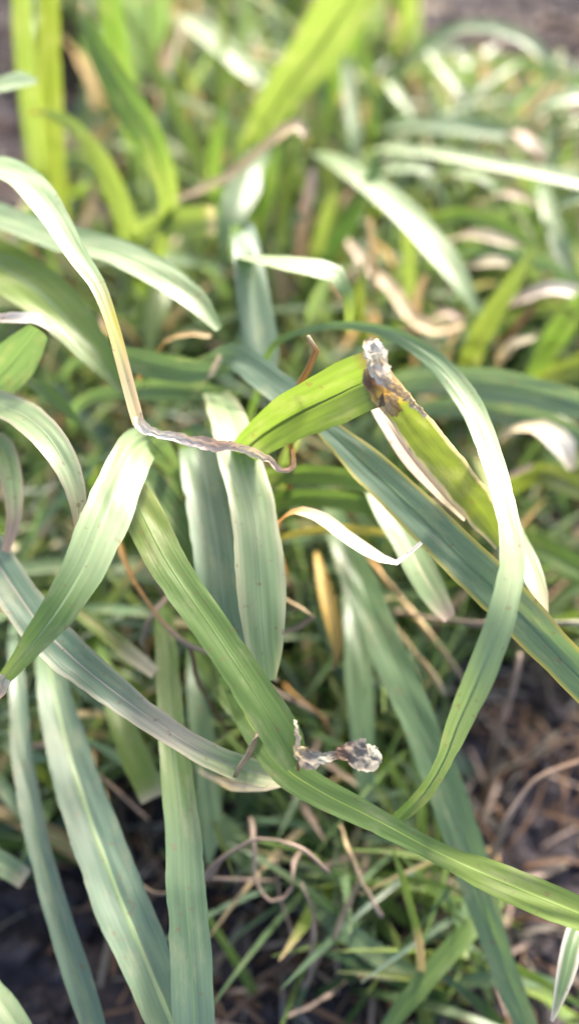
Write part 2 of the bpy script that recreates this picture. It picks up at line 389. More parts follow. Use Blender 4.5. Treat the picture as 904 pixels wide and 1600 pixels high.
blade('pale green leaf with a pinkish dry rim drooping beside the broad ragged leaf',
      [(-90, 720, None, 14), (-70, 610, 20, 40), (0, 632, 18.0, 58), (50, 658, 17.0, 60), (88, 700, 16.4, 50), (113, 750, 16.2, 38), (124, 800, 16.2, 25), (125, 862, 16.4, 10)],
      [(0, 'pale'), (.6, 'pale'), (1, 'cream')], M_WAXY, lit=.6, keel=.10, margin=('pink', .75, .5), mid=('pale', .05))
blade('broad pale leaf narrowing to a green point with a dry whitish end',
      [(260, 830, None, 16), (250, 705, 19.2, 50), (230, 690, 18.0, 66), (206, 712, 17.0, 78), (184, 762, 16.2, 84), (160, 822, 15.6, 86), (130, 890, 15.2, 80), (94, 950, 15.0, 66), (55, 1002, 15.0, 50), (22, 1042, 15.1, 32), (2, 1066, 15.2, 22)],
      [(0, 'glauc'), (.3, 'pale'), (.55, 'pale'), (.72, 'green'), (1, 'fresh')], M_WAXY, keel=.09, mid=('pale', .05), wob=.05,
      extra=[('dry_tip', [(8, 1058, 15.15, 26), (0, 1075, 15.2, 24), (-6, 1096, 15.3, 10)], [(0, 'cream'), (1, 'pink')], dict(crumple=.0005, n=16)),
             ('torn_flap', [(128, 800, 15.75, 6), (126, 822, 15.7, 10), (124, 845, 15.7, 9), (122, 868, 15.7, 5)], 'grey', dict(crumple=.0003, n=14))])
blade('dull blue leaf drying to pinkish cream towards its tip below the broad pale leaf',
      [(-140, 960, None, 18), (-80, 800, 20, 60), (-20, 855, 18.4, 68), (22, 920, 17.6, 74), (70, 985, 17.0, 76), (130, 1042, 16.6, 72), (180, 1082, 16.4, 58), (240, 1126, 16.2, 48), (300, 1166, 16.2, 46), (360, 1195, 16.3, 48), (418, 1212, 16.4, 42), (462, 1222, 16.6, 14)],
      [(0, 'blue'), (.5, 'blue'), (.68, 'grey'), (.85, 'pale'), (1, 'cream')], M_LEAF, lit=.05, keel=.14, margin=('cream', .78, .4), mid=('grey', .05), wob=.05)
blade('largest blue-grey leaf, broad and ribbed, running down over the dark soil',
      [(120, 980, None, 18), (70, 1000, 23, 30), (82, 1070, 21, 55), (100, 1150, 20.0, 74), (130, 1250, 19.0, 86), (166, 1350, 18.2, 96), (206, 1450, 17.5, 98), (242, 1535, 17.0, 92), (275, 1615, 16.6, 80), (310, 1700, 16.4, 50)],
      [(0, 'glauc'), (.5, 'blue'), (1, 'glauc')], M_WAXY, keel=.16, mid=('pale', .08))
blade('straight leaf turning from mid-green to pale blue, edge catching light along its length',
      [(280, 1010, None, 17), (256, 960, 22, 31), (259, 1000, 20.5, 40), (263, 1070, 19.3, 44), (269, 1145, 18.3, 51), (278, 1225, 17.6, 60), (286, 1305, 17.0, 68), (291, 1400, 16.4, 74), (298, 1500, 16.0, 77), (304, 1600, 15.7, 75), (308, 1690, 15.6, 48)],
      [(0, 'green'), (.45, 'green'), (.65, 'glauc'), (1, 'blue')], M_WAXY, keel=.10, mid=('glauc', .05))
blade('narrow dark blue-green leaf beside the largest blue-grey leaf',
      [(60, 1010, None, 14), (22, 1000, 23, 20), (28, 1080, 21.5, 30), (32, 1150, 20.8, 36), (46, 1250, 19.8, 42), (68, 1350, 19.0, 42), (97, 1450, 18.3, 46), (132, 1560, 17.7, 50), (165, 1660, 17.4, 34)],
      'blue', M_LEAF, keel=.12, mid=('glauc', .05))
blade('thin leaf crossing behind the narrow dark blue-green leaf',
      [(-60, 1090, None, 12), (-30, 1120, 23, 16), (10, 1160, 22.2, 26), (48, 1182, 21.6, 22), (80, 1186, 21.4, 8)], 'glauc', M_LEAF, mid='glauc')
blade('thin dim leaf slanting into the narrow dark blue-green leaf',
      [(-80, 1130, None, 12), (-40, 1160, 23, 20), (0, 1225, 22.5, 26), (36, 1270, 22, 24), (70, 1310, 21.6, 8)], 'glauc', M_LEAF, mid='glauc')
blade('bright leaf tip rising over bare dark soil beside the narrow blue-green leaf',
      [(-120, 1500, None, 20), (-60, 1510, 18.5, 40), (-5, 1560, 17.6, 44), (35, 1620, 17.2, 44), (60, 1680, 17.0, 30)], 'pale', M_WAXY, lit=.5, mid='pale')
blade('short pale leaf with a square bitten-off end above the dark soil',
      [(-100, 1330, None, 20), (-40, 1325, 20.5, 40), (0, 1348, 20.0, 42), (28, 1366, 19.8, 40), (40, 1374, 19.8, 36)],
      [(0, 'pale'), (.8, 'pale'), (1, 'cream')], M_LEAF, mid='pale')
# centre and right
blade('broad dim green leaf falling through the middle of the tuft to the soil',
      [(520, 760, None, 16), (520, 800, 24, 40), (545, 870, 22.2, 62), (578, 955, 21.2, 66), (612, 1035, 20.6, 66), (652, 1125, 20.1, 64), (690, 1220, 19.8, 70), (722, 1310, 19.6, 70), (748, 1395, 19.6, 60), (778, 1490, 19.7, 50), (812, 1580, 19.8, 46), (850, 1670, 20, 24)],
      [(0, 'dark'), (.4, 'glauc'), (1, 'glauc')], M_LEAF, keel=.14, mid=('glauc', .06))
blade('dull grey-green leaf hanging behind the shrivelled grey leaf tip',
      [(540, 900, None, 14), (552, 930, 24.5, 40), (558, 1000, 23.3, 48), (561, 1070, 22.6, 50), (566, 1150, 22.1, 46), (572, 1235, 21.8, 30), (576, 1275, 21.8, 8)], 'glauc', M_LEAF, mid='glauc')
blade('pale striped leaf with a pinkish blunt tip under the yellow-margined leaf',
      [(560, 800, None, 14), (575, 740, 21.5, 24), (592, 780, 20.0, 38), (632, 845, 19.2, 50), (662, 900, 18.8, 52), (685, 940, 18.7, 42), (702, 966, 18.7, 24)],
      [(0, 'pale'), (.75, 'pale'), (1, 'pink')], M_WAXY, lit=.5, keel=.14, mid=('cream', .07))
blade('curled cream straw leaf with a brown root and a thin hooked tip',
      [(470, 900, None, 10), (432, 838, 18.4, 8), (436, 814, 17.9, 16), (462, 800, 17.5, 22), (495, 808, 17.1, 28), (540, 840, 16.6, 28), (588, 870, 16.3, 23), (616, 881, 16.2, 14), (632, 870, 16.2, 9), (658, 848, 16.3, 7)],
      [(0, 'brown'), (.3, 'orange'), (.42, 'cream'), (1, 'white')], M_DRY, name='dry_leaf', cat='dry leaf', lit=.9, keel=.25, mid=('cream', .06))
blade('golden brown dead leaf standing on end in the dark middle of the tuft',
      [(520, 1060, None, 10), (498, 880, 23.0, 14), (510, 930, 22.2, 30), (522, 985, 21.8, 28), (526, 1020, 21.8, 14), (520, 1048, 22, 5)],
      [(0, 'gold'), (.75, 'gold'), (1, 'brown')], M_DRY, name='dry_leaf', cat='dry leaf', keel=.2, mid=('straw', .07))
stalk('pinkish straw bent sharply like an elbow beside the golden dead leaf',
      [(400, 905, None, 10), (436, 934, 20.0, 11), (468, 952, 19.4, 13), (488, 964, 19.1, 14), (478, 976, 19.3, 12), (440, 992, 19.8, 10), (410, 1010, 21, 8)], [(0, 'straw'), (1, 'pink')])
stalk('flat grey-pink straw lying level behind the white arching leaf',
      [(640, 950, None, 12), (698, 969, 21.5, 15), (760, 976, 20.8, 18), (830, 973, 20.4, 19), (904, 971, 20.2, 20), (980, 972, 20.2, 18)], [(0, 'pink'), (1, 'grey')])
blade('pale cream dying leaf tip showing just behind the white arching leaf',
      [(740, 700, None, 14), (775, 780, 21, 24), (805, 838, 18.8, 32), (830, 898, 17.8, 36), (846, 938, 17.4, 22), (853, 960, 17.3, 7)],
      [(0, 'olive'), (.5, 'pale'), (1, 'cream')], M_LEAF, lit=.5, keel=.12, mid=('cream', .05))
stalk('small orange tendril curled over at its top beside the folded bright leaf',
      [(450, 800, None, 8), (455, 680, 18.5, 11), (456, 640, 17.6, 11), (466, 604, 17.0, 11), (484, 572, 16.5, 12), (496, 545, 16.3, 11), (493, 528, 16.2, 9), (482, 526, 16.2, 8)], [(0, 'orange'), (.8, 'orange'), (1, 'cream')], cat='tendril', name='dry_tendril')
blade('wide dim blue leaf lying level behind the white arching leaf',
      [(560, 700, None, 16), (590, 610, 25, 30), (640, 596, 24.2, 48), (740, 598, 23.4, 58), (840, 615, 22.8, 58), (920, 640, 22.4, 50), (990, 670, 22.2, 24)], 'blue', M_LEAF, keel=.1, mid=('glauc', .06))
blade('second dim blue leaf lying just below the wide level one',
      [(600, 760, None, 14), (650, 640, 26, 26), (740, 636, 25, 44), (830, 655, 24.4, 46), (930, 690, 24, 30)], 'blue', M_LEAF, mid=('glauc', .06))
blade('withered cream leaf hidden under the olive half of the folded leaf',
      [(560, 780, None, 10), (580, 625, 18.2, 18), (602, 660, 17.6, 26), (640, 716, 17.3, 32), (688, 772, 17.2, 24), (726, 812, 17.3, 9)], [(0, 'cream'), (.6, 'pink'), (1, 'cream')], M_DRY, name='dry_leaf', cat='dry leaf', lit=.6, keel=.2, mid=('cream', .06))
blade('deep green leaf lying in shadow directly under the folded bright leaf',
      [(380, 840, None, 14), (395, 755, 22, 24), (440, 742, 20.5, 36), (520, 745, 19.8, 38), (590, 760, 19.4, 34), (660, 785, 19.2, 12)], 'green', M_THIN, mid='green')
blade('lower green leaf in shadow under the folded bright leaf, above the cream curl',
      [(380, 870, None, 14), (405, 800, 23, 22), (450, 778, 21.8, 34), (530, 782, 21.2, 36), (600, 800, 20.8, 30), (650, 830, 20.6, 8)], 'green', M_THIN, mid='green')
blade('yellowish narrow leaf along the lower edge of the cream curl',
      [(400, 880, None, 10), (430, 842, 21.5, 10), (500, 828, 21.0, 16), (570, 828, 20.8, 16), (630, 840, 20.7, 6)], 'yellow', M_THIN, mid='yellow')
blade('wide olive leaf sloping in under the pale tapering leaf',
      [(-150, 480, None, 20), (-80, 370, 23, 70), (-10, 408, 21.4, 92), (60, 455, 20.4, 94), (118, 512, 19.8, 78), (162, 566, 19.5, 48), (190, 610, 19.5, 16)], [(0, 'olive'), (.5, 'fresh'), (1, 'green')], M_LEAF, lit=.4, keel=.12, mid=('pale', .06))
blade('pale grey-green leaf crossing behind the straw-yellow stem',
      [(-130, 430, None, 18), (-60, 312, 23, 46), (0, 338, 21.6, 56), (90, 372, 20.6, 60), (180, 394, 19.8, 62), (250, 430, 19.2, 60), (308, 474, 18.8, 44), (342, 515, 18.7, 14)], [(0, 'glauc'), (1, 'pale')], M_LEAF, lit=.6, keel=.12, mid=('pale', .06))
blade('grey-green leaf doubled over with a gleaming cream dry end',
      [(-60, 680, None, 16), (-50, 615, 21, 60), (0, 590, 19.6, 76), (35, 550, 18.6, 74), (62, 516, 18.0, 40)], 'glauc', M_LEAF, keel=.1, mid=('glauc', .05),
      extra=[('dry_end', [(78, 512, 17.9, 14), (60, 501, 17.8, 28), (20, 500, 17.8, 32), (-30, 498, 18, 30)], [(0, 'cream'), (.5, 'white'), (1, 'pink')], dict(crumple=.0003, keel=.2, lit=.9))])
blade('thin deep green leaf arching in the shade under the pale tapering leaf',
      [(0, 680, None, 10), (30, 590, 21, 14), (60, 602, 20.2, 24), (95, 630, 19.8, 24), (125, 662, 19.6, 8)], 'green', M_THIN, mid='green')
blade('dark grey-green leaf lying level behind the straw-yellow stem',
      [(120, 640, None, 14), (150, 560, 23, 26), (200, 560, 21.5, 44), (265, 576, 20.8, 50), (325, 580, 20.4, 36), (365, 574, 20.2, 8)], 'glauc', M_LEAF, mid='glauc')
blade('second dark leaf lying level under the straw-yellow stem and its tail',
      [(120, 720, None, 14), (165, 615, 24, 26), (230, 610, 22.6, 40), (300, 610, 22.0, 42), (370, 620, 21.6, 20)], 'glauc', M_LEAF, mid='glauc')
blade('green leaf with a pinkish withered end drooping above the dull blue leaf',
      [(-60, 800, None, 12), (-30, 690, 20, 30), (5, 700, 18.8, 42), (20, 760, 18.2, 38), (22, 815, 18.0, 26), (8, 862, 18.1, 16)], [(0, 'green'), (.6, 'pale'), (.85, 'pink'), (1, 'pink')], M_LEAF, margin=('pink', .7, .6), mid='pale')
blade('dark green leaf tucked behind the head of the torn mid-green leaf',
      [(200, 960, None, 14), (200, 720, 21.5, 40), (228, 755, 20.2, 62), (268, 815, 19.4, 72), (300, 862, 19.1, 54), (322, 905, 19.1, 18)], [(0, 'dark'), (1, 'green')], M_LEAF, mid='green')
blade('yellowing stub with a pale cream end under the broad pale leaf',
      [(60, 970, None, 12), (120, 955, 21, 24), (165, 988, 20, 30), (205, 1022, 19.6, 30), (242, 1052, 19.4, 24)], [(0, 'green'), (.6, 'olive'), (.85, 'cream'), (1, 'cream')], M_LEAF, mid='straw')
stalk('orange-brown stalk forking down beside the torn mid-green leaf',
      [(165, 760, 23, 8), (182, 842, 20.5, 15), (206, 898, 19.8, 16), (240, 950, 19.4, 13), (290, 1004, 19.1, 15), (330, 1022, 19, 12), (380, 1030, None, 8)], [(0, 'gold'), (.4, 'orange'), (.7, 'pink'), (1, 'pink')])
stalk('short pinkish stalk leaning against the orange-brown forked stalk',
      [(262, 930, 20.2, 10), (235, 965, 19.8, 13), (222, 1000, 19.7, 11), (238, 1040, 20, 9), (250, 1080, None, 8)], [(0, 'pink'), (1, 'straw')])
stalk('thin brown stalk hanging from the orange-brown forked stalk',
      [(296, 1008, 19.4, 9), (304, 1050, 19.6, 9), (330, 1100, 20.5, 8), (360, 1150, None, 7)], 'brown')
blade('bright green leaf with a bitten cream end beside the straight two-tone leaf',
      [(150, 1000, None, 14), (170, 1060, 22, 30), (184, 1110, 21, 42), (207, 1175, 20.3, 52), (228, 1225, 20.0, 50), (238, 1248, 20.0, 44)], [(0, 'green'), (.8, 'fresh'), (1, 'cream')], M_THIN, mid='green', wob=.06)
blade('dim pale leaf hanging just behind the straight two-tone leaf',
      [(330, 1010, None, 14), (305, 1070, 22.5, 30), (315, 1140, 21.8, 44), (324, 1220, 21.4, 46), (328, 1300, 21.2, 36), (326, 1350, 21.2, 10)], [(0, 'glauc'), (1, 'pale')], M_LEAF, mid='glauc')
blade('dark green leaf half hidden under the torn mid-green leaf',
      [(300, 1010, None, 14), (318, 1030, 21, 30), (352, 1080, 19.6, 44), (392, 1130, 19, 36), (425, 1165, 19, 10)], 'green', M_THIN, mid='green')
stalk('pinkish brown stick lying across the drying tip of the dull blue leaf',
      [(420, 1120, 17.0, 6), (405, 1142, 15.85, 13), (390, 1172, 15.75, 13), (366, 1214, 15.8, 9)], [(0, 'pink'), (1, 'straw')])
blade('cream bitten-off leaf end under the drying tip of the dull blue leaf',
      [(320, 1180, None, 12), (345, 1220, 18.5, 14), (372, 1228, 17.6, 22), (415, 1226, 17.2, 22), (452, 1220, 17.1, 16)], [(0, 'straw'), (1, 'cream')], M_DRY, name='dry_leaf', cat='dry leaf', mid='white', wob=.08)
blade('small cream-rimmed leaf with a green middle hanging over bare soil',
      [(960, 1420, None, 14), (915, 1425, 18.2, 30), (895, 1470, 17.6, 38), (882, 1525, 17.3, 32), (868, 1575, 17.2, 14), (861, 1596, 17.2, 5)], [(0, 'glauc'), (.7, 'glauc'), (1, 'white')], M_LEAF, keel=.3, margin=('white', .5, .95), mid='pale')
stalk('long pale root looping in and out behind the straight two-tone leaf',
      [(165, 1240, None, 9), (182, 1300, 20.8, 10), (198, 1350, 20.4, 12), (248, 1394, 20.0, 13), (300, 1384, 19.8, 12), (322, 1368, 19.5, 18), (345, 1343, 19.3, 15), (398, 1310, 19.2, 11), (450, 1318, 19.0, 11), (490, 1342, 18.9, 14), (515, 1362, 18.9, 16)], [(0, 'straw'), (.5, 'pink'), (1, 'pink')], name='dry_root', cat='root')
stalk('hanging root hooked below the long looping root',
      [(390, 1325, None, 8), (396, 1330, 20.2, 9), (398, 1380, 20.2, 9), (420, 1408, 20.2, 9), (450, 1398, 20.2, 8), (458, 1350, 20.4, 8), (470, 1330, 21, 7)], 'pink', name='dry_root', cat='root')
stalk('straight pale root hanging under the long looping root tip',
      [(470, 1380, 20, 8), (485, 1420, 20, 9), (488, 1470, 20.4, 10), (475, 1520, None, 8)], 'pink', name='dry_root', cat='root')
stalk('forked dry root with two prongs below the torn mid-green leaf',
      [(530, 1290, 20.5, 9), (548, 1340, 20.0, 12), (562, 1375, 19.9, 11), (580, 1405, 19.9, 12), (594, 1430, 20, 12)], [(0, 'straw'), (1, 'pink')], name='dry_root', cat='root')
stalk('second prong of dry root slanting down from the forked root',
      [(562, 1372, 19.95, 10), (545, 1410, 20.2, 11), (522, 1460, 20.6, 10), (490, 1510, 21.5, 9), (470, 1560, None, 8)], [(0, 'straw'), (1, 'pink')], name='dry_root', cat='root')
blade('thin upright lime stalk with a pale knot standing before the dark soil',
      [(650, 1580, None, 12), (657, 1540, 20.6, 14), (654, 1470, 20.0, 15), (640, 1415, 19.7, 14), (622, 1352, 19.5, 10), (614, 1330, 19.5, 4)], [(0, 'green'), (.4, 'straw'), (.5, 'fresh'), (1, 'fresh')], M_THIN, mid='fresh')
blade('green leaf crossing low towards the soil under the broad dim leaf',
      [(790, 1400, None, 12), (745, 1440, 20.8, 34), (690, 1500, 20.4, 38), (640, 1560, 20.2, 36), (590, 1625, 20.2, 20)], 'green', M_LEAF, mid='green')
blade('soft grey-green leaf slanting behind the forked dry root',
      [(460, 1380, None, 12), (500, 1425, 21.8, 26), (560, 1470, 21.5, 40), (620, 1510, 21.4, 34), (680, 1530, 21.4, 8)], 'glauc', M_LEAF, mid='glauc')
stalk('pale bowed root arching over the bare soil from under the long bright green leaf',
      [(755, 1400, None, 12), (768, 1345, 22.2, 14), (798, 1268, 21.6, 15), (840, 1215, 21.6, 14), (890, 1195, 21.8, 13), (950, 1210, None, 12)], [(0, 'straw'), (.4, 'pink'), (1, 'brown')], name='dry_root', cat='root')
stalk('thin brown stem standing out of the soil behind the white arching leaf',
      [(745, 1300, None, 10), (762, 1220, 23.4, 11), (785, 1130, 22.6, 12), (805, 1060, 22.2, 11), (815, 1020, 22.2, 7)], [(0, 'brown'), (1, 'pink')])
blade('pale straw piece lying on the soil beside the small cream-rimmed leaf',
      [(660, 1530, None, 10), (700, 1535, 21.6, 20), (770, 1530, 21.3, 26), (840, 1532, 21.1, 24), (880, 1540, 21.1, 10)], 'glauc', M_LEAF, mid='glauc')

MORE = [
 ('straw stalk leaning beside the broad dim green leaf, ending in a pale blunt tip', [(570, 900, None, 8), (600, 960, 22.8, 12), (640, 1010, 22.2, 14), (672, 1050, 22, 16), (694, 1086, 22, 14)], [(0, 'brown'), (.6, 'straw'), (1, 'cream')]),
 ('olive straw stalk crossing just above the blunt-tipped straw', [(585, 860, None, 8), (618, 925, 23.4, 14), (665, 985, 22.8, 18), (705, 1035, 22.6, 16), (730, 1075, 22.8, 10)], [(0, 'brown'), (.5, 'straw'), (1, 'grey')]),
 ('pinkish stem lying in the dark under the golden dead leaf', [(400, 1060, None, 8), (450, 1090, 22.4, 12), (485, 1108, 22, 14), (508, 1124, 22, 10)], 'pink'),
 ('thin orange thread hooked down over the grey shrivelled leaf tip', [(470, 1080, None, 6), (495, 1112, 21.6, 7), (516, 1128, 21.4, 7), (522, 1150, 21.4, 5)], 'orange'),
 ('brown dead stem slanting through the dark below the dull blue leaf', [(120, 1170, None, 8), (150, 1210, 22.6, 10), (190, 1240, 22.3, 10), (235, 1280, 22.4, 8)], [(0, 'brown'), (1, 'pink')]),
 ('short orange stem in the gap above the elbow-bent straw', [(450, 840, None, 8), (432, 860, 23, 14), (440, 890, 22.4, 16), (452, 915, 22.4, 8)], 'orange'),
 ('cream stem poking up beside the pinkish blunt leaf tip', [(600, 940, None, 8), (590, 890, 22.4, 14), (600, 905, 21.8, 18), (622, 930, 21.8, 8)], [(0, 'orange'), (1, 'straw')]),
 ('thin root dangling at the edge of the hooked hanging root', [(430, 1340, 21.4, 6), (438, 1400, 21.2, 7), (452, 1450, 21.2, 8), (440, 1505, None, 7)], 'pink'),
 ('short pink root crossing behind the straight two-tone leaf near the soil', [(330, 1380, None, 8), (350, 1372, 20.8, 9), (385, 1375, 20.8, 8), (420, 1368, None, 6)], 'pink'),
 ('stout pale straw lying on the soil between lime stalk and green low leaf', [(560, 1520, None, 8), (585, 1528, 21.4, 12), (640, 1530, 21.3, 13), (690, 1534, 21.4, 12), (720, 1545, None, 8)], 'straw'),
]
for lab, pts, cols in MORE: stalk(lab, pts, cols, lump=.3)

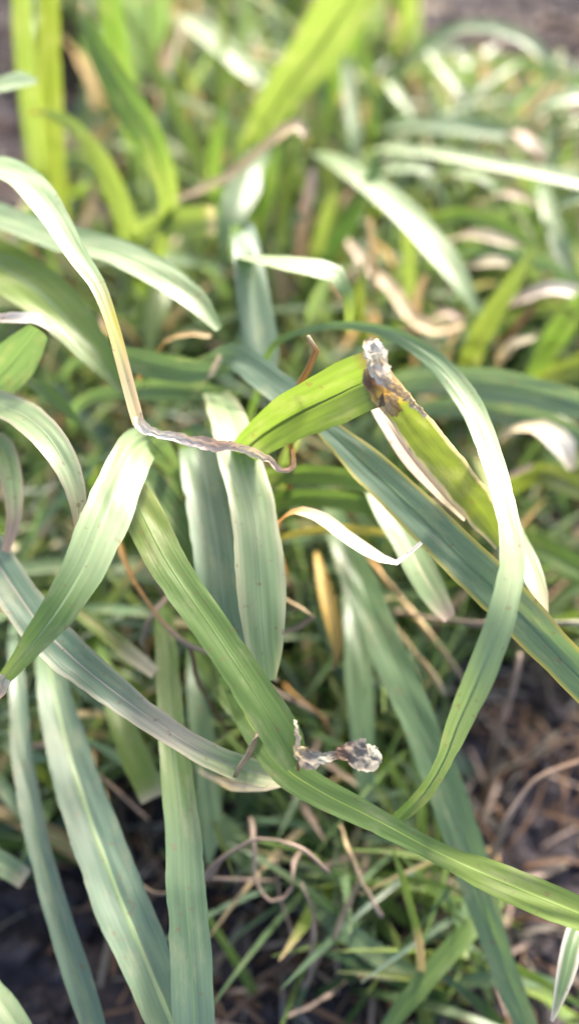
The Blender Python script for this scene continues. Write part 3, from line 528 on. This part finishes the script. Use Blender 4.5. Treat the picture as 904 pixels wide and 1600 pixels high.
# ============================ the blurred leaves farther back ============================
UP = [
 ('tall upright yellow-green leaf at the edge of the tuft, in front of grey soil', [(105, 420, None, 14), (98, 340, 37, 26), (86, 250, 33, 36), (79, 140, 29.5, 42), (77, 40, 27.5, 40), (76, -60, 26, 32)], 'olive', M_LEAF),
 ('lighter leaf standing close against the tall upright yellow-green leaf', [(80, 420, None, 14), (68, 320, 38, 22), (52, 200, 34, 34), (40, 90, 31, 38), (32, -40, 28.5, 34)], 'lime', M_THIN),
 ('long green leaf with a browned point leaning out over the tuft', [(250, 470, None, 14), (246, 405, 31, 24), (262, 335, 28, 30), (256, 275, 26, 44), (232, 215, 25, 60), (190, 145, 24.5, 56), (152, 75, 24.3, 38), (135, 35, 24.2, 24), (124, 4, 24.2, 7)], [(0, 'lime'), (.35, 'lime'), (.5, 'green'), (.9, 'green'), (1, 'straw')], M_THIN),
 ('green leaf standing right behind the leaf with the browned point', [(230, 330, None, 14), (205, 200, 36, 34), (182, 70, 32, 44), (165, -40, 30, 36)], 'green', M_THIN),
 ('bright green leaf arching over with a thin yellow tip', [(220, 460, None, 12), (207, 385, 33, 34), (182, 305, 29.5, 40), (145, 235, 27.6, 34), (100, 186, 27, 20), (70, 174, 27, 14), (44, 176, 27.2, 6)], [(0, 'lime'), (.8, 'lime'), (1, 'yellow')], M_THIN),
 ('broad lime leaf rising steeply through the back of the tuft', [(370, 380, None, 14), (390, 250, 38, 46), (440, 150, 34, 74), (502, 70, 31, 86), (556, -10, 29, 76), (600, -80, 28, 50)], 'lime', M_THIN),
 ('second lime leaf standing behind the broad lime leaf', [(400, 300, None, 14), (420, 190, 42, 38), (470, 90, 37, 60), (520, 0, 34, 56), (560, -70, 32, 40)], 'lime', M_THIN),
 ('pale green leaf tip rounded off over the edge of the tall upright leaf', [(-110, 300, None, 14), (-60, 180, 24.5, 40), (-10, 135, 23, 56), (30, 128, 22.5, 50), (58, 128, 22.4, 12)], 'pale', M_WAXY),
 ('slim grey-green arch bending over in front of the grey soil', [(600, 260, None, 14), (635, 100, 42, 24), (690, 55, 40, 26), (760, 42, 38, 24), (820, 62, 37, 22), (858, 100, 36.5, 16), (874, 130, 36.5, 7)], 'glauc', M_WAXY),
 ('gleaming white leaf lying level across the back of the tuft', [(560, 330, None, 12), (575, 240, 36, 12), (600, 232, 32.5, 20), (680, 240, 31, 26), (800, 262, 29.5, 30), (910, 285, 28.5, 32), (990, 305, 28, 20)], 'pale', M_WAXY),
 ('pale striped leaf drooping down beneath the gleaming white one', [(480, 340, None, 14), (480, 240, 33, 20), (515, 248, 30.5, 34), (572, 285, 28.5, 44), (640, 342, 26.8, 52), (700, 412, 25.6, 44), (730, 460, 25.2, 28), (744, 486, 25.2, 10)], 'pale', M_WAXY),
 ('narrow white leaf hanging straight down beside the broad lime leaf', [(520, 200, None, 10), (528, 70, 39, 12), (540, 110, 36, 18), (548, 170, 34.5, 22), (554, 220, 34, 20), (556, 248, 34, 8)], 'pale', M_WAXY),
 ('thin pale leaf slanting below the slim grey-green arch', [(620, 190, None, 12), (660, 80, 44, 14), (700, 120, 41, 20), (728, 155, 40, 20), (750, 186, 40, 8)], 'glauc', M_WAXY),
 ('lime stub standing behind the dark slanting leaf', [(480, 460, None, 12), (498, 375, 33, 20), (512, 330, 31.5, 22), (524, 296, 31, 18), (530, 270, 31, 8)], 'lime', M_THIN),
 ('dark leaf slanting down behind the bluish standing leaf', [(480, 470, None, 12), (512, 400, 31, 30), (545, 340, 29.5, 36), (578, 285, 28.6, 30), (592, 250, 28.4, 8)], 'dark', M_LEAF),
 ('yellow-green leaf leaning out to a sharp tip above the level blue leaf', [(700, 640, None, 14), (728, 578, 30, 36), (748, 525, 28.2, 40), (792, 455, 26.8, 32), (822, 410, 26.2, 20), (842, 384, 26, 6)], [(0, 'olive'), (1, 'lime')], M_THIN),
 ('deep green leaf leaning in steeply above the level blue leaf', [(820, 660, None, 14), (840, 580, 29.5, 36), (868, 525, 28, 44), (905, 478, 27, 46), (950, 430, 26.4, 30)], 'green', M_THIN),
 ('short lime leaf with a cream cut end behind the bluish standing leaf', [(240, 440, None, 14), (255, 350, 28.5, 40), (285, 346, 27.5, 52), (318, 345, 27, 54), (336, 344, 26.9, 50)], [(0, 'lime'), (.75, 'lime'), (1, 'cream')], M_THIN),
 ('grey-green leaf hanging down over the pink dry straw', [(830, 400, None, 14), (845, 290, 32, 24), (862, 345, 29.5, 32), (880, 400, 28.4, 34), (895, 445, 28, 12)], 'glauc', M_LEAF),
 ('dark green leaf standing in the shade under the broad lime leaf', [(380, 440, None, 14), (398, 380, 33, 30), (410, 320, 31, 36), (425, 265, 30, 30), (440, 225, 29.6, 8)], 'green', M_THIN),
 ('grey-green leaf lying level under the slim grey-green arch', [(580, 270, None, 12), (600, 200, 40, 26), (680, 195, 37, 36), (770, 205, 35, 34), (850, 225, 34, 14)], 'glauc', M_WAXY),
 ('faint pale leaf across the grey soil beside the slim arch', [(700, 210, None, 12), (740, 105, 46, 14), (810, 100, 43, 22), (880, 120, 41.5, 24), (960, 150, 41, 20)], 'glauc', M_LEAF),
 ('green blade standing behind the curled dry leaf head', [(470, 330, None, 12), (500, 200, 42, 26), (535, 90, 38, 34), (575, -20, 35, 34), (600, -80, 34, 26)], 'green', M_THIN),
 ('yellow-green blade standing beside dark soil at the back', [(590, 230, None, 12), (615, 120, 48, 22), (632, 40, 44, 28), (650, -40, 41, 26)], 'lime', M_THIN),
 ('blue-grey blade standing behind the leaf with the browned point', [(215, 300, None, 12), (222, 160, 46, 26), (215, 50, 41, 34), (212, -50, 38, 28)], 'blue', M_LEAF),
 ('dim blue-grey blade next to the blue-grey standing blade', [(250, 290, None, 12), (255, 150, 48, 26), (250, 40, 43, 34), (255, -60, 40, 28)], 'glauc', M_LEAF),
 ('pale green blade sloping across behind the dry curled leaf', [(230, 120, None, 12), (275, 25, 44, 24), (330, 60, 40, 40), (390, 110, 38, 40), (430, 150, 37, 14)], 'pale', M_LEAF),
 ('olive leaf lying along the lower rim of the blue level leaves', [(780, 860, None, 14), (800, 760, 25, 30), (840, 740, 23.8, 44), (900, 760, 23, 46), (970, 800, 22.6, 30)], 'olive', M_LEAF),
 ('green leaf sloping away under the white dry curl', [(770, 920, None, 14), (800, 840, 24.5, 36), (850, 860, 23.2, 50), (910, 895, 22.4, 50), (980, 940, 22, 30)], 'green', M_LEAF),
 ('short gleaming leaf just beneath the long white level leaf', [(590, 340, None, 10), (580, 275, 33, 10), (605, 266, 31.5, 20), (645, 262, 31, 22), (682, 267, 30.8, 8)], 'pale', M_WAXY),
 ('second short gleaming leaf beneath the long white level leaf, bowed at its end', [(690, 350, None, 10), (695, 275, 32, 12), (715, 271, 30.8, 22), (748, 276, 30.2, 24), (772, 290, 30, 18), (784, 308, 30, 6)], 'pale', M_WAXY),
 ('dim green leaf bowing level above the lime sharp-tipped leaf', [(660, 430, None, 12), (668, 342, 30.5, 16), (720, 336, 29.4, 26), (780, 352, 28.6, 26), (836, 386, 28.2, 8)], 'green', M_LEAF),
 ('dim blue-green leaf lying level over cream straw', [(700, 470, None, 12), (720, 395, 29.5, 16), (770, 392, 28.6, 24), (830, 405, 28, 24), (900, 440, 27.6, 10)], 'glauc', M_LEAF),
 ('upright lime leaf behind the pale striped drooping leaf', [(640, 540, None, 12), (640, 470, 31, 20), (638, 410, 29, 22), (634, 350, 28, 16), (632, 320, 27.8, 5)], 'lime', M_THIN),
 ('broad grey-green leaf hanging below the curled dry head', [(400, 420, None, 14), (420, 235, 32, 30), (398, 258, 30.5, 54), (375, 305, 29.5, 60), (356, 350, 29, 40), (345, 385, 29, 10)], 'glauc', M_LEAF),
 ('small pale leaf slanting under the grey-green level leaf', [(590, 240, None, 10), (600, 125, 42, 10), (622, 150, 40, 18), (645, 182, 39.5, 12)], 'pale', M_WAXY),
 ('olive leaf sloping in behind the level blue leaves', [(840, 680, None, 12), (830, 600, 27, 16), (865, 584, 26.2, 38), (910, 574, 25.8, 40), (960, 570, 25.6, 20)], 'olive', M_THIN),
 ('lime leaf lying level above the deep green leaning leaf', [(800, 570, None, 12), (815, 490, 30, 14), (850, 482, 29.2, 26), (895, 488, 28.8, 24), (940, 500, 28.6, 10)], 'lime', M_THIN),
 ('pale leaf flopping out at the back over grey soil and clods', [(840, 260, None, 10), (820, 190, 36.5, 14), (855, 160, 35.6, 30), (900, 150, 35.2, 34), (960, 160, 35, 20)], 'pale', M_WAXY),
 ('pale leaf bending over in front of the grey-green hanging leaf', [(850, 420, None, 10), (852, 345, 29.6, 12), (872, 322, 28.8, 26), (905, 308, 28.4, 26), (950, 305, 28.2, 10)], 'pale', M_WAXY),
 ('deep green leaf standing among the stems under the lime leaf with the browned point', [(300, 480, None, 12), (285, 430, 31, 30), (262, 440, 30, 36), (240, 500, 29, 34), (232, 545, 28.8, 10)], 'lime', M_THIN),
 ('slim green leaf standing before the deep shade between the dry curl and the lime stub', [(330, 420, None, 12), (338, 330, 34, 22), (335, 250, 32, 26), (345, 190, 31, 18), (352, 160, 30.8, 5)], 'green', M_THIN),
 ('yellow-green leaf standing under the broad lime leaf, half hidden by the dry curl', [(450, 420, None, 12), (440, 350, 33.5, 24), (448, 290, 32, 26), (462, 245, 31.2, 20), (472, 215, 31, 6)], 'lime', M_THIN),
 ('pale green leaf standing beneath the gleaming bent leaf', [(450, 600, None, 12), (470, 540, 28.5, 24), (488, 490, 27.2, 30), (505, 450, 26.6, 22), (515, 425, 26.4, 6)], 'pale', M_LEAF),
 ('olive leaf standing beside the drooping lime tip', [(590, 620, None, 12), (575, 540, 27.8, 18), (560, 480, 26.6, 22), (565, 430, 26, 14), (570, 405, 26, 5)], 'olive', M_THIN),
]
for lab, pts, cols, mat in UP:
    blade(lab, pts, cols, mat, keel=.13, lit=.62 if cols == 'pale' else (.45 if mat is M_WAXY else 0), mid=(cols if isinstance(cols, str) else cols[0][1], .06), n=46)
DRYUP = [
 ('dry curled leaf with a rounded pale head lying over the green', [(285, 420, None, 8), (262, 320, 30, 8), (290, 306, 28.8, 14), (350, 280, 28, 19), (415, 228, 27.2, 20), (455, 198, 26.8, 30), (474, 196, 26.7, 30), (478, 212, 26.8, 18)], [(0, 'pink'), (.7, 'straw'), (.9, 'cream'), (1, 'pink')]),
 ('pink twisted dry straw zigzagging through the back of the tuft', [(520, 460, None, 10), (545, 382, 30, 14), (575, 420, 28.8, 22), (612, 452, 28, 24), (640, 492, 27.4, 24), (680, 515, 27, 28), (722, 505, 26.8, 16)], [(0, 'pink'), (1, 'straw')]),
 ('looped pink straw lying against the twisted zigzag straw', [(640, 560, None, 10), (672, 500, 28, 14), (700, 488, 27.4, 16), (722, 505, 27.3, 14), (700, 522, 27.4, 12), (670, 516, 27.8, 8)], 'pink'),
 ('white dry curl beside the tip of the level blue leaves', [(770, 800, None, 12), (780, 690, 25, 16), (810, 668, 24, 22), (850, 672, 23.3, 36), (878, 700, 23, 40), (892, 735, 23, 14)], [(0, 'pink'), (.5, 'cream'), (.8, 'white'), (1, 'cream')]),
 ('short straw pointing into the white arching leaf', [(740, 800, None, 10), (770, 760, 25, 14), (800, 742, 23.8, 16), (832, 728, 23.2, 12)], 'pink'),
 ('brown curl of dry leaf below the yellow-green sharp-tipped leaf', [(770, 660, None, 8), (776, 590, 28.5, 14), (782, 560, 27.6, 16), (805, 535, 27.2, 16), (835, 528, 27, 8)], [(0, 'straw'), (1, 'cream')]),
 ('cream dry leaf flopped over at the back above grey-green leaves', [(770, 300, None, 10), (785, 205, 36, 12), (810, 212, 34, 22), (835, 232, 33, 18), (850, 250, 33, 8)], 'pink'),
 ('pale blunt stub on bare grey soil beside the tall upright leaf', [(150, 190, None, 12), (135, 110, 41, 22), (118, 80, 39, 26), (100, 62, 38, 18)], [(0, 'cream'), (1, 'straw')]),
 ('brown thread of straw arching before the dark leaves lying level', [(240, 620, None, 6), (245, 552, 22, 9), (262, 530, 21.4, 9), (300, 521, 21.1, 9), (330, 526, 21, 8)], [(0, 'orange'), (1, 'straw')]),
 ('pale dry leaf lying among green behind the gleaming bent leaf', [(460, 460, None, 10), (470, 370, 31, 16), (475, 330, 29.5, 20), (488, 280, 29, 16), (490, 262, 29, 6)], 'pink'),
 ('cream straw sticking up under the pale striped leaf tip', [(560, 560, None, 8), (585, 470, 28.5, 14), (582, 400, 27, 16), (575, 340, 26.4, 12)], 'straw'),
 ('small whitish flake hanging where the dark level leaf ends', [(330, 640, None, 6), (325, 590, 20.4, 10), (338, 574, 20, 18), (346, 556, 19.9, 12)], [(0, 'pink'), (1, 'cream')]),
 ('pale pink straw bowed over under the second short gleaming leaf', [(760, 380, None, 8), (758, 312, 31, 10), (785, 303, 30, 15), (815, 308, 29.7, 15), (840, 324, 29.6, 8)], 'pink'),
 ('cream straw lying level between two dim green leaves', [(700, 440, None, 8), (702, 375, 30, 12), (740, 367, 29, 22), (780, 374, 28.6, 24), (815, 390, 28.4, 10)], [(0, 'pink'), (1, 'cream')]),
 ('short fat cream straw under the dim blue-green level leaf', [(735, 480, None, 8), (735, 415, 29, 14), (765, 409, 28.4, 26), (795, 412, 28.2, 14)], 'cream'),
 ('whitish crumpled dry leaf lying above the deep green leaning leaf', [(770, 540, None, 8), (790, 478, 28.6, 14), (825, 462, 27.9, 24), (862, 450, 27.5, 30), (900, 458, 27.3, 24), (930, 466, 27.3, 8)], [(0, 'pink'), (1, 'white')]),
 ('dark brown twig of dead leaf behind the pale brown curl', [(790, 590, None, 8), (803, 518, 28.4, 14), (820, 494, 27.9, 16), (836, 474, 27.7, 8)], 'brown'),
 ('pink straw sticking up among green beneath the zigzag straw', [(650, 620, None, 8), (648, 520, 28.6, 12), (650, 470, 27.6, 16), (665, 430, 27.2, 10)], 'straw'),
 ('pale dry leaf standing among dim blades behind the browned point leaf', [(255, 240, None, 8), (254, 145, 40, 16), (258, 105, 38.5, 20), (262, 68, 38, 10)], 'pink'),
]
for lab, pts, cols in DRYUP:
    blade(lab, pts, cols, M_DRY, name='dry_leaf', cat='dry leaf', keel=.22, wob=.1, lit=.6, mid=('straw', .06), n=40, crumple=.0003)

# ============================ the rest of the sward ============================
# bare soil shows in these parts of the view: (x0, y0, x1, y1, chance that a blade crossing it is kept)
BARE = [(-50, 1360, 150, 1700, .06), (710, 1030, 1000, 1310, .15), (780, 1310, 1000, 1500, .3), (-60, -200, 45, 330, .12), (90, 20, 130, 200, .3), (650, -200, 1000, 80, .35), (180, 1250, 260, 1420, .3)]
def front_limit(py):
    return float(np.interp(py, [-100, 200, 450, 650, 900, 1200, 1400, 1600], [.33, .31, .275, .245, .225, .208, .193, .188]))

def arc_points(x, y, az, L, lean, bend, n=10):
    p = np.array([x, y, soil_h(x, y) - .002]); th = lean; out = [p.copy()]
    d = np.array([math.sin(az), math.cos(az), 0])
    for i in range(n):
        p = p + (d * math.sin(th) + np.array([0, 0, 1.]) * math.cos(th)) * L / n
        th += bend / n * (.5 + i / n); out.append(p.copy())
    return np.array(out)

def ok_blade(pts, rng):
    vis = False
    for p in pts[1:]:
        px, py, D = project(p)
        if D < front_limit(py): return False
        if p[2] < .001: return False
        for (a, b, c, d, pr) in BARE:
            if a < px < c and b < py < d and rng.random() > pr: return False
        if -10 < px < 914 and -10 < py < 1610: vis = True
    return vis

rng = random.Random(21)
def gen_points(hmin, hmax, ymax=.60):
    y = .05 + (ymax - .05) * rng.random() ** .75
    half = .09 + y * .42
    x = rng.uniform(-half, half)
    L = rng.uniform(hmin, hmax)
    return arc_points(x, y, rng.uniform(-math.pi, math.pi), L, rng.uniform(.05, .7), rng.uniform(.2, 2.0))

KINDS = [('glauc', M_WAXY, 28), ('blue', M_LEAF, 10), ('pale', M_WAXY, 26), ('green', M_THIN, 16), ('fresh', M_THIN, 14), ('olive', M_LEAF, 6)]
LABS = dict(glauc='blurred blue-green blade in the sward filling in behind the sharper leaves', blue='blurred dull blue blade in the sward behind the sharper leaves',
            pale='blurred pale sheeny blade in the sward behind the sharper leaves', green='blurred deep green blade in the sward behind the sharper leaves',
            fresh='blurred lime backlit blade in the sward behind the sharper leaves', olive='blurred olive blade in the sward behind the sharper leaves')
def side_normal(az):
    d = np.array([math.sin(az), math.cos(az), 0])
    return lambda p, t: np.array([-d[0] * .6, -d[1] * .6, 1.0])

made = 0; tries = 0
while made < 215 and tries < 60000:
    tries += 1
    A = gen_points(.05, .17)
    if not ok_blade(A, rng): continue
    k = rng.choices(KINDS, [q[2] for q in KINDS])[0]
    W = rng.uniform(.003, .0085)
    prof = np.array([W * (.5 + .5 * min(1, t * 3)) * (1 - max(0, t - .45) / .57) ** .8 if t < 1 else .0003 for t in np.linspace(0, 1, len(A))])
    rows, ts = catmull(np.c_[A, prof], 26)
    az = math.atan2(A[-1][0] - A[0][0], A[-1][1] - A[0][1])
    tip = rng.random()
    cols = [(0, k[0]), (.7, k[0]), (1, 'straw' if tip < .35 else k[0])]
    tw0, tw1 = rng.uniform(-.6, .6), rng.uniform(-.9, .9)
    SEED[0] += 1
    V, F, C, UV = ribbon_data(rows, ts, cols, side_normal(az), nu=4, keel=.15, seed=SEED[0], twist=lambda t: tw0 + (tw1 - tw0) * t)
    V = [v - A[0] for v in V]
    o = link('grass_blade', make_mesh('grass_blade', V, F, C, UV, k[1])); o.location = A[0]
    tag(o, LABS[k[0]], 'grass blade', 'blurred %s blades in the sward' % k[0].replace('glauc', 'blue-green').replace('fresh', 'lime'))
    made += 1

made = 0; tries = 0
while made < 120 and tries < 20000:
    tries += 1
    y = .05 + .45 * rng.random() ** .85; x = rng.uniform(-.09 - .4 * y, .09 + .4 * y)
    A = arc_points(x, y, rng.uniform(-math.pi, math.pi), rng.uniform(.03, .09), rng.uniform(.6, 1.3), rng.uniform(-.3, .9))
    A[:, 2] = np.maximum(A[:, 2], .003) 
    A += np.array([[0, 0, 0]] + [[rng.gauss(0, .0012) for _ in range(3)] for _ in range(len(A) - 1)])
    if not ok_blade(A, rng): continue
    W = rng.uniform(.0014, .004)
    prof = np.full(len(A), W) * np.linspace(1, .5, len(A))
    rows, ts = catmull(np.c_[A, prof], 26)
    SEED[0] += 1
    c = rng.choice(['pink', 'straw', 'straw', 'cream', 'pink', 'orange'])
    V, F, C, UV = ribbon_data(rows, ts, c, side_normal(rng.uniform(-3, 3)), nu=4, keel=.3, wob=.1, seed=SEED[0], crumple=.0004)
    V = [v - A[0] for v in V]
    o = link('dry_straw', make_mesh('dry_straw', V, F, C, UV, M_DRY)); o.location = A[0]
    tag(o, 'blurred pale dry straw lying among the green blades behind the sharper leaves', 'dry straw', 'dry straws among the blurred blades')
    made += 1

# low undergrowth and thatch that nobody could count
def mass(name, label, cat, count, gen, mat, nu=2, n=9, keel=.15):
    V, F, C, UV = [], [], [], []
    got = 0; tries = 0
    while got < count and tries < count * 25:
        tries += 1
        r = gen()
        if r is None: continue
        A, prof, cols, az = r
        rows, ts = catmull(np.c_[A, prof], n)
        tw = rng.uniform(-.7, .7)
        v, f, c, u = ribbon_data(rows, ts, cols, side_normal(az), nu=nu, keel=keel, seed=got, twist=tw, vbase=len(V))
        V += v; F += f; C += c; UV += u; got += 1
    o = link(name, make_mesh(name, V, F, C, UV, mat)); o['kind'] = 'stuff'; tag(o, label, cat)

def g_under():
    A = gen_points(.02, .085, .75)
    if not ok_blade(A, rng): return None
    W = rng.uniform(.0015, .0048)
    prof = np.array([W * (1 - t) ** .6 + .0002 for t in np.linspace(0, 1, len(A))])
    far = A[0][1] > .24
    c = rng.choices(['glauc', 'green', 'dark', 'blue', 'olive', 'fresh', 'straw', 'pale', 'pink'], [22, 8, 0, 4, 2, 10, 14, 42, 8] if far else [26, 22, 14, 12, 8, 6, 6, 4, 4])[0]
    if far: prof = prof * 2.0
    return A, prof, c, rng.uniform(-3, 3)
mass('undergrowth', 'low dense undergrowth of short grass between the taller blades', 'undergrowth', 4200, g_under, M_LEAF)

def g_near():
    y = .03 + .23 * rng.random(); x = rng.uniform(-.07 - .42 * y, .07 + .42 * y)
    A = arc_points(x, y, rng.uniform(-3.14, 3.14), rng.uniform(.02, .075), rng.uniform(.1, .9), rng.uniform(.2, 2.0))
    if not ok_blade(A, rng): return None
    W = rng.uniform(.0016, .0052)
    prof = np.array([W * (1 - t) ** .6 + .0002 for t in np.linspace(0, 1, len(A))])
    c = rng.choices(['glauc', 'green', 'dark', 'blue', 'olive', 'fresh', 'straw', 'pink'], [24, 20, 30, 10, 8, 2, 6, 5])[0]
    return A, prof, c, rng.uniform(-3, 3)
mass('short_grass', 'short grass packed between the stems and roots of the tuft', 'short grass', 520, g_near, M_LEAF, n=11)

def g_thatch():
    y = .03 + .62 * rng.random(); x = rng.uniform(-.09 - .45 * y, .09 + .45 * y)
    az = rng.uniform(-3.14, 3.14); L = rng.uniform(.008, .035)
    q = np.linspace(0, L, 5); cv = rng.uniform(-12, 12)
    A = np.array([[x + math.sin(az + cv * s) * s, y + math.cos(az + cv * s) * s, 0] for s in q])
    for i in range(5): A[i, 2] = soil_h(A[i, 0], A[i, 1]) + .0006 + (.004 * rng.random() if 0 < i < 4 else 0)
    qx, qy, _ = project(A[2])
    if qx < 160 and qy > 1330 and rng.random() < .85: return None
    W = rng.uniform(.0004, .0017)
    return A, np.full(5, W), rng.choice(['pink', 'brown', 'brown', 'ash', 'ash', 'brown']), az
mass('dead_thatch', 'scattered dead straw and root fibres littering the soil', 'thatch', 3800, g_thatch, M_DRY, n=7, keel=.4)

# crumbs of earth, loose on the bare soil
def crumbs():
    import bmesh
    from mathutils import Matrix, Euler
    out = bmesh.new()
    boxes = [(690, 904, 1030, 1600), (0, 150, 1380, 1600), (620, 904, 0, 110), (0, 140, 0, 240), (300, 700, 1250, 1600)]
    for k in range(420):
        a, b, c, d = rng.choice(boxes)
        p, D = P(rng.uniform(a, b), rng.uniform(c, d), None)
        s = rng.uniform(.0006, .0026) if rng.random() < .9 else rng.uniform(.0025, .0055)
        g = bmesh.ops.create_icosphere(out, subdivisions=2, radius=1)['verts']
        rot = Euler((rng.random(), rng.random(), rng.random() * 6)).to_matrix()
        for v in g:
            q = v.co * 1.3 + Vector((k * 5.1, 0, 0))
            co = v.co * (1 + .45 * noise.noise(q) + .22 * noise.noise(q * 2.6)); co.z *= .75
            v.co = (rot @ co) * s + Vector((p[0], p[1], soil_h(p[0], p[1]) + s * .3))
    me = bpy.data.meshes.new('soil_crumbs'); out.to_mesh(me); out.free(); me.materials.append(M_SOIL)
    o = link('soil_crumbs', me); o['kind'] = 'stuff'; tag(o, 'loose dark crumbs of earth scattered over the bare soil', 'soil crumbs')
crumbs()
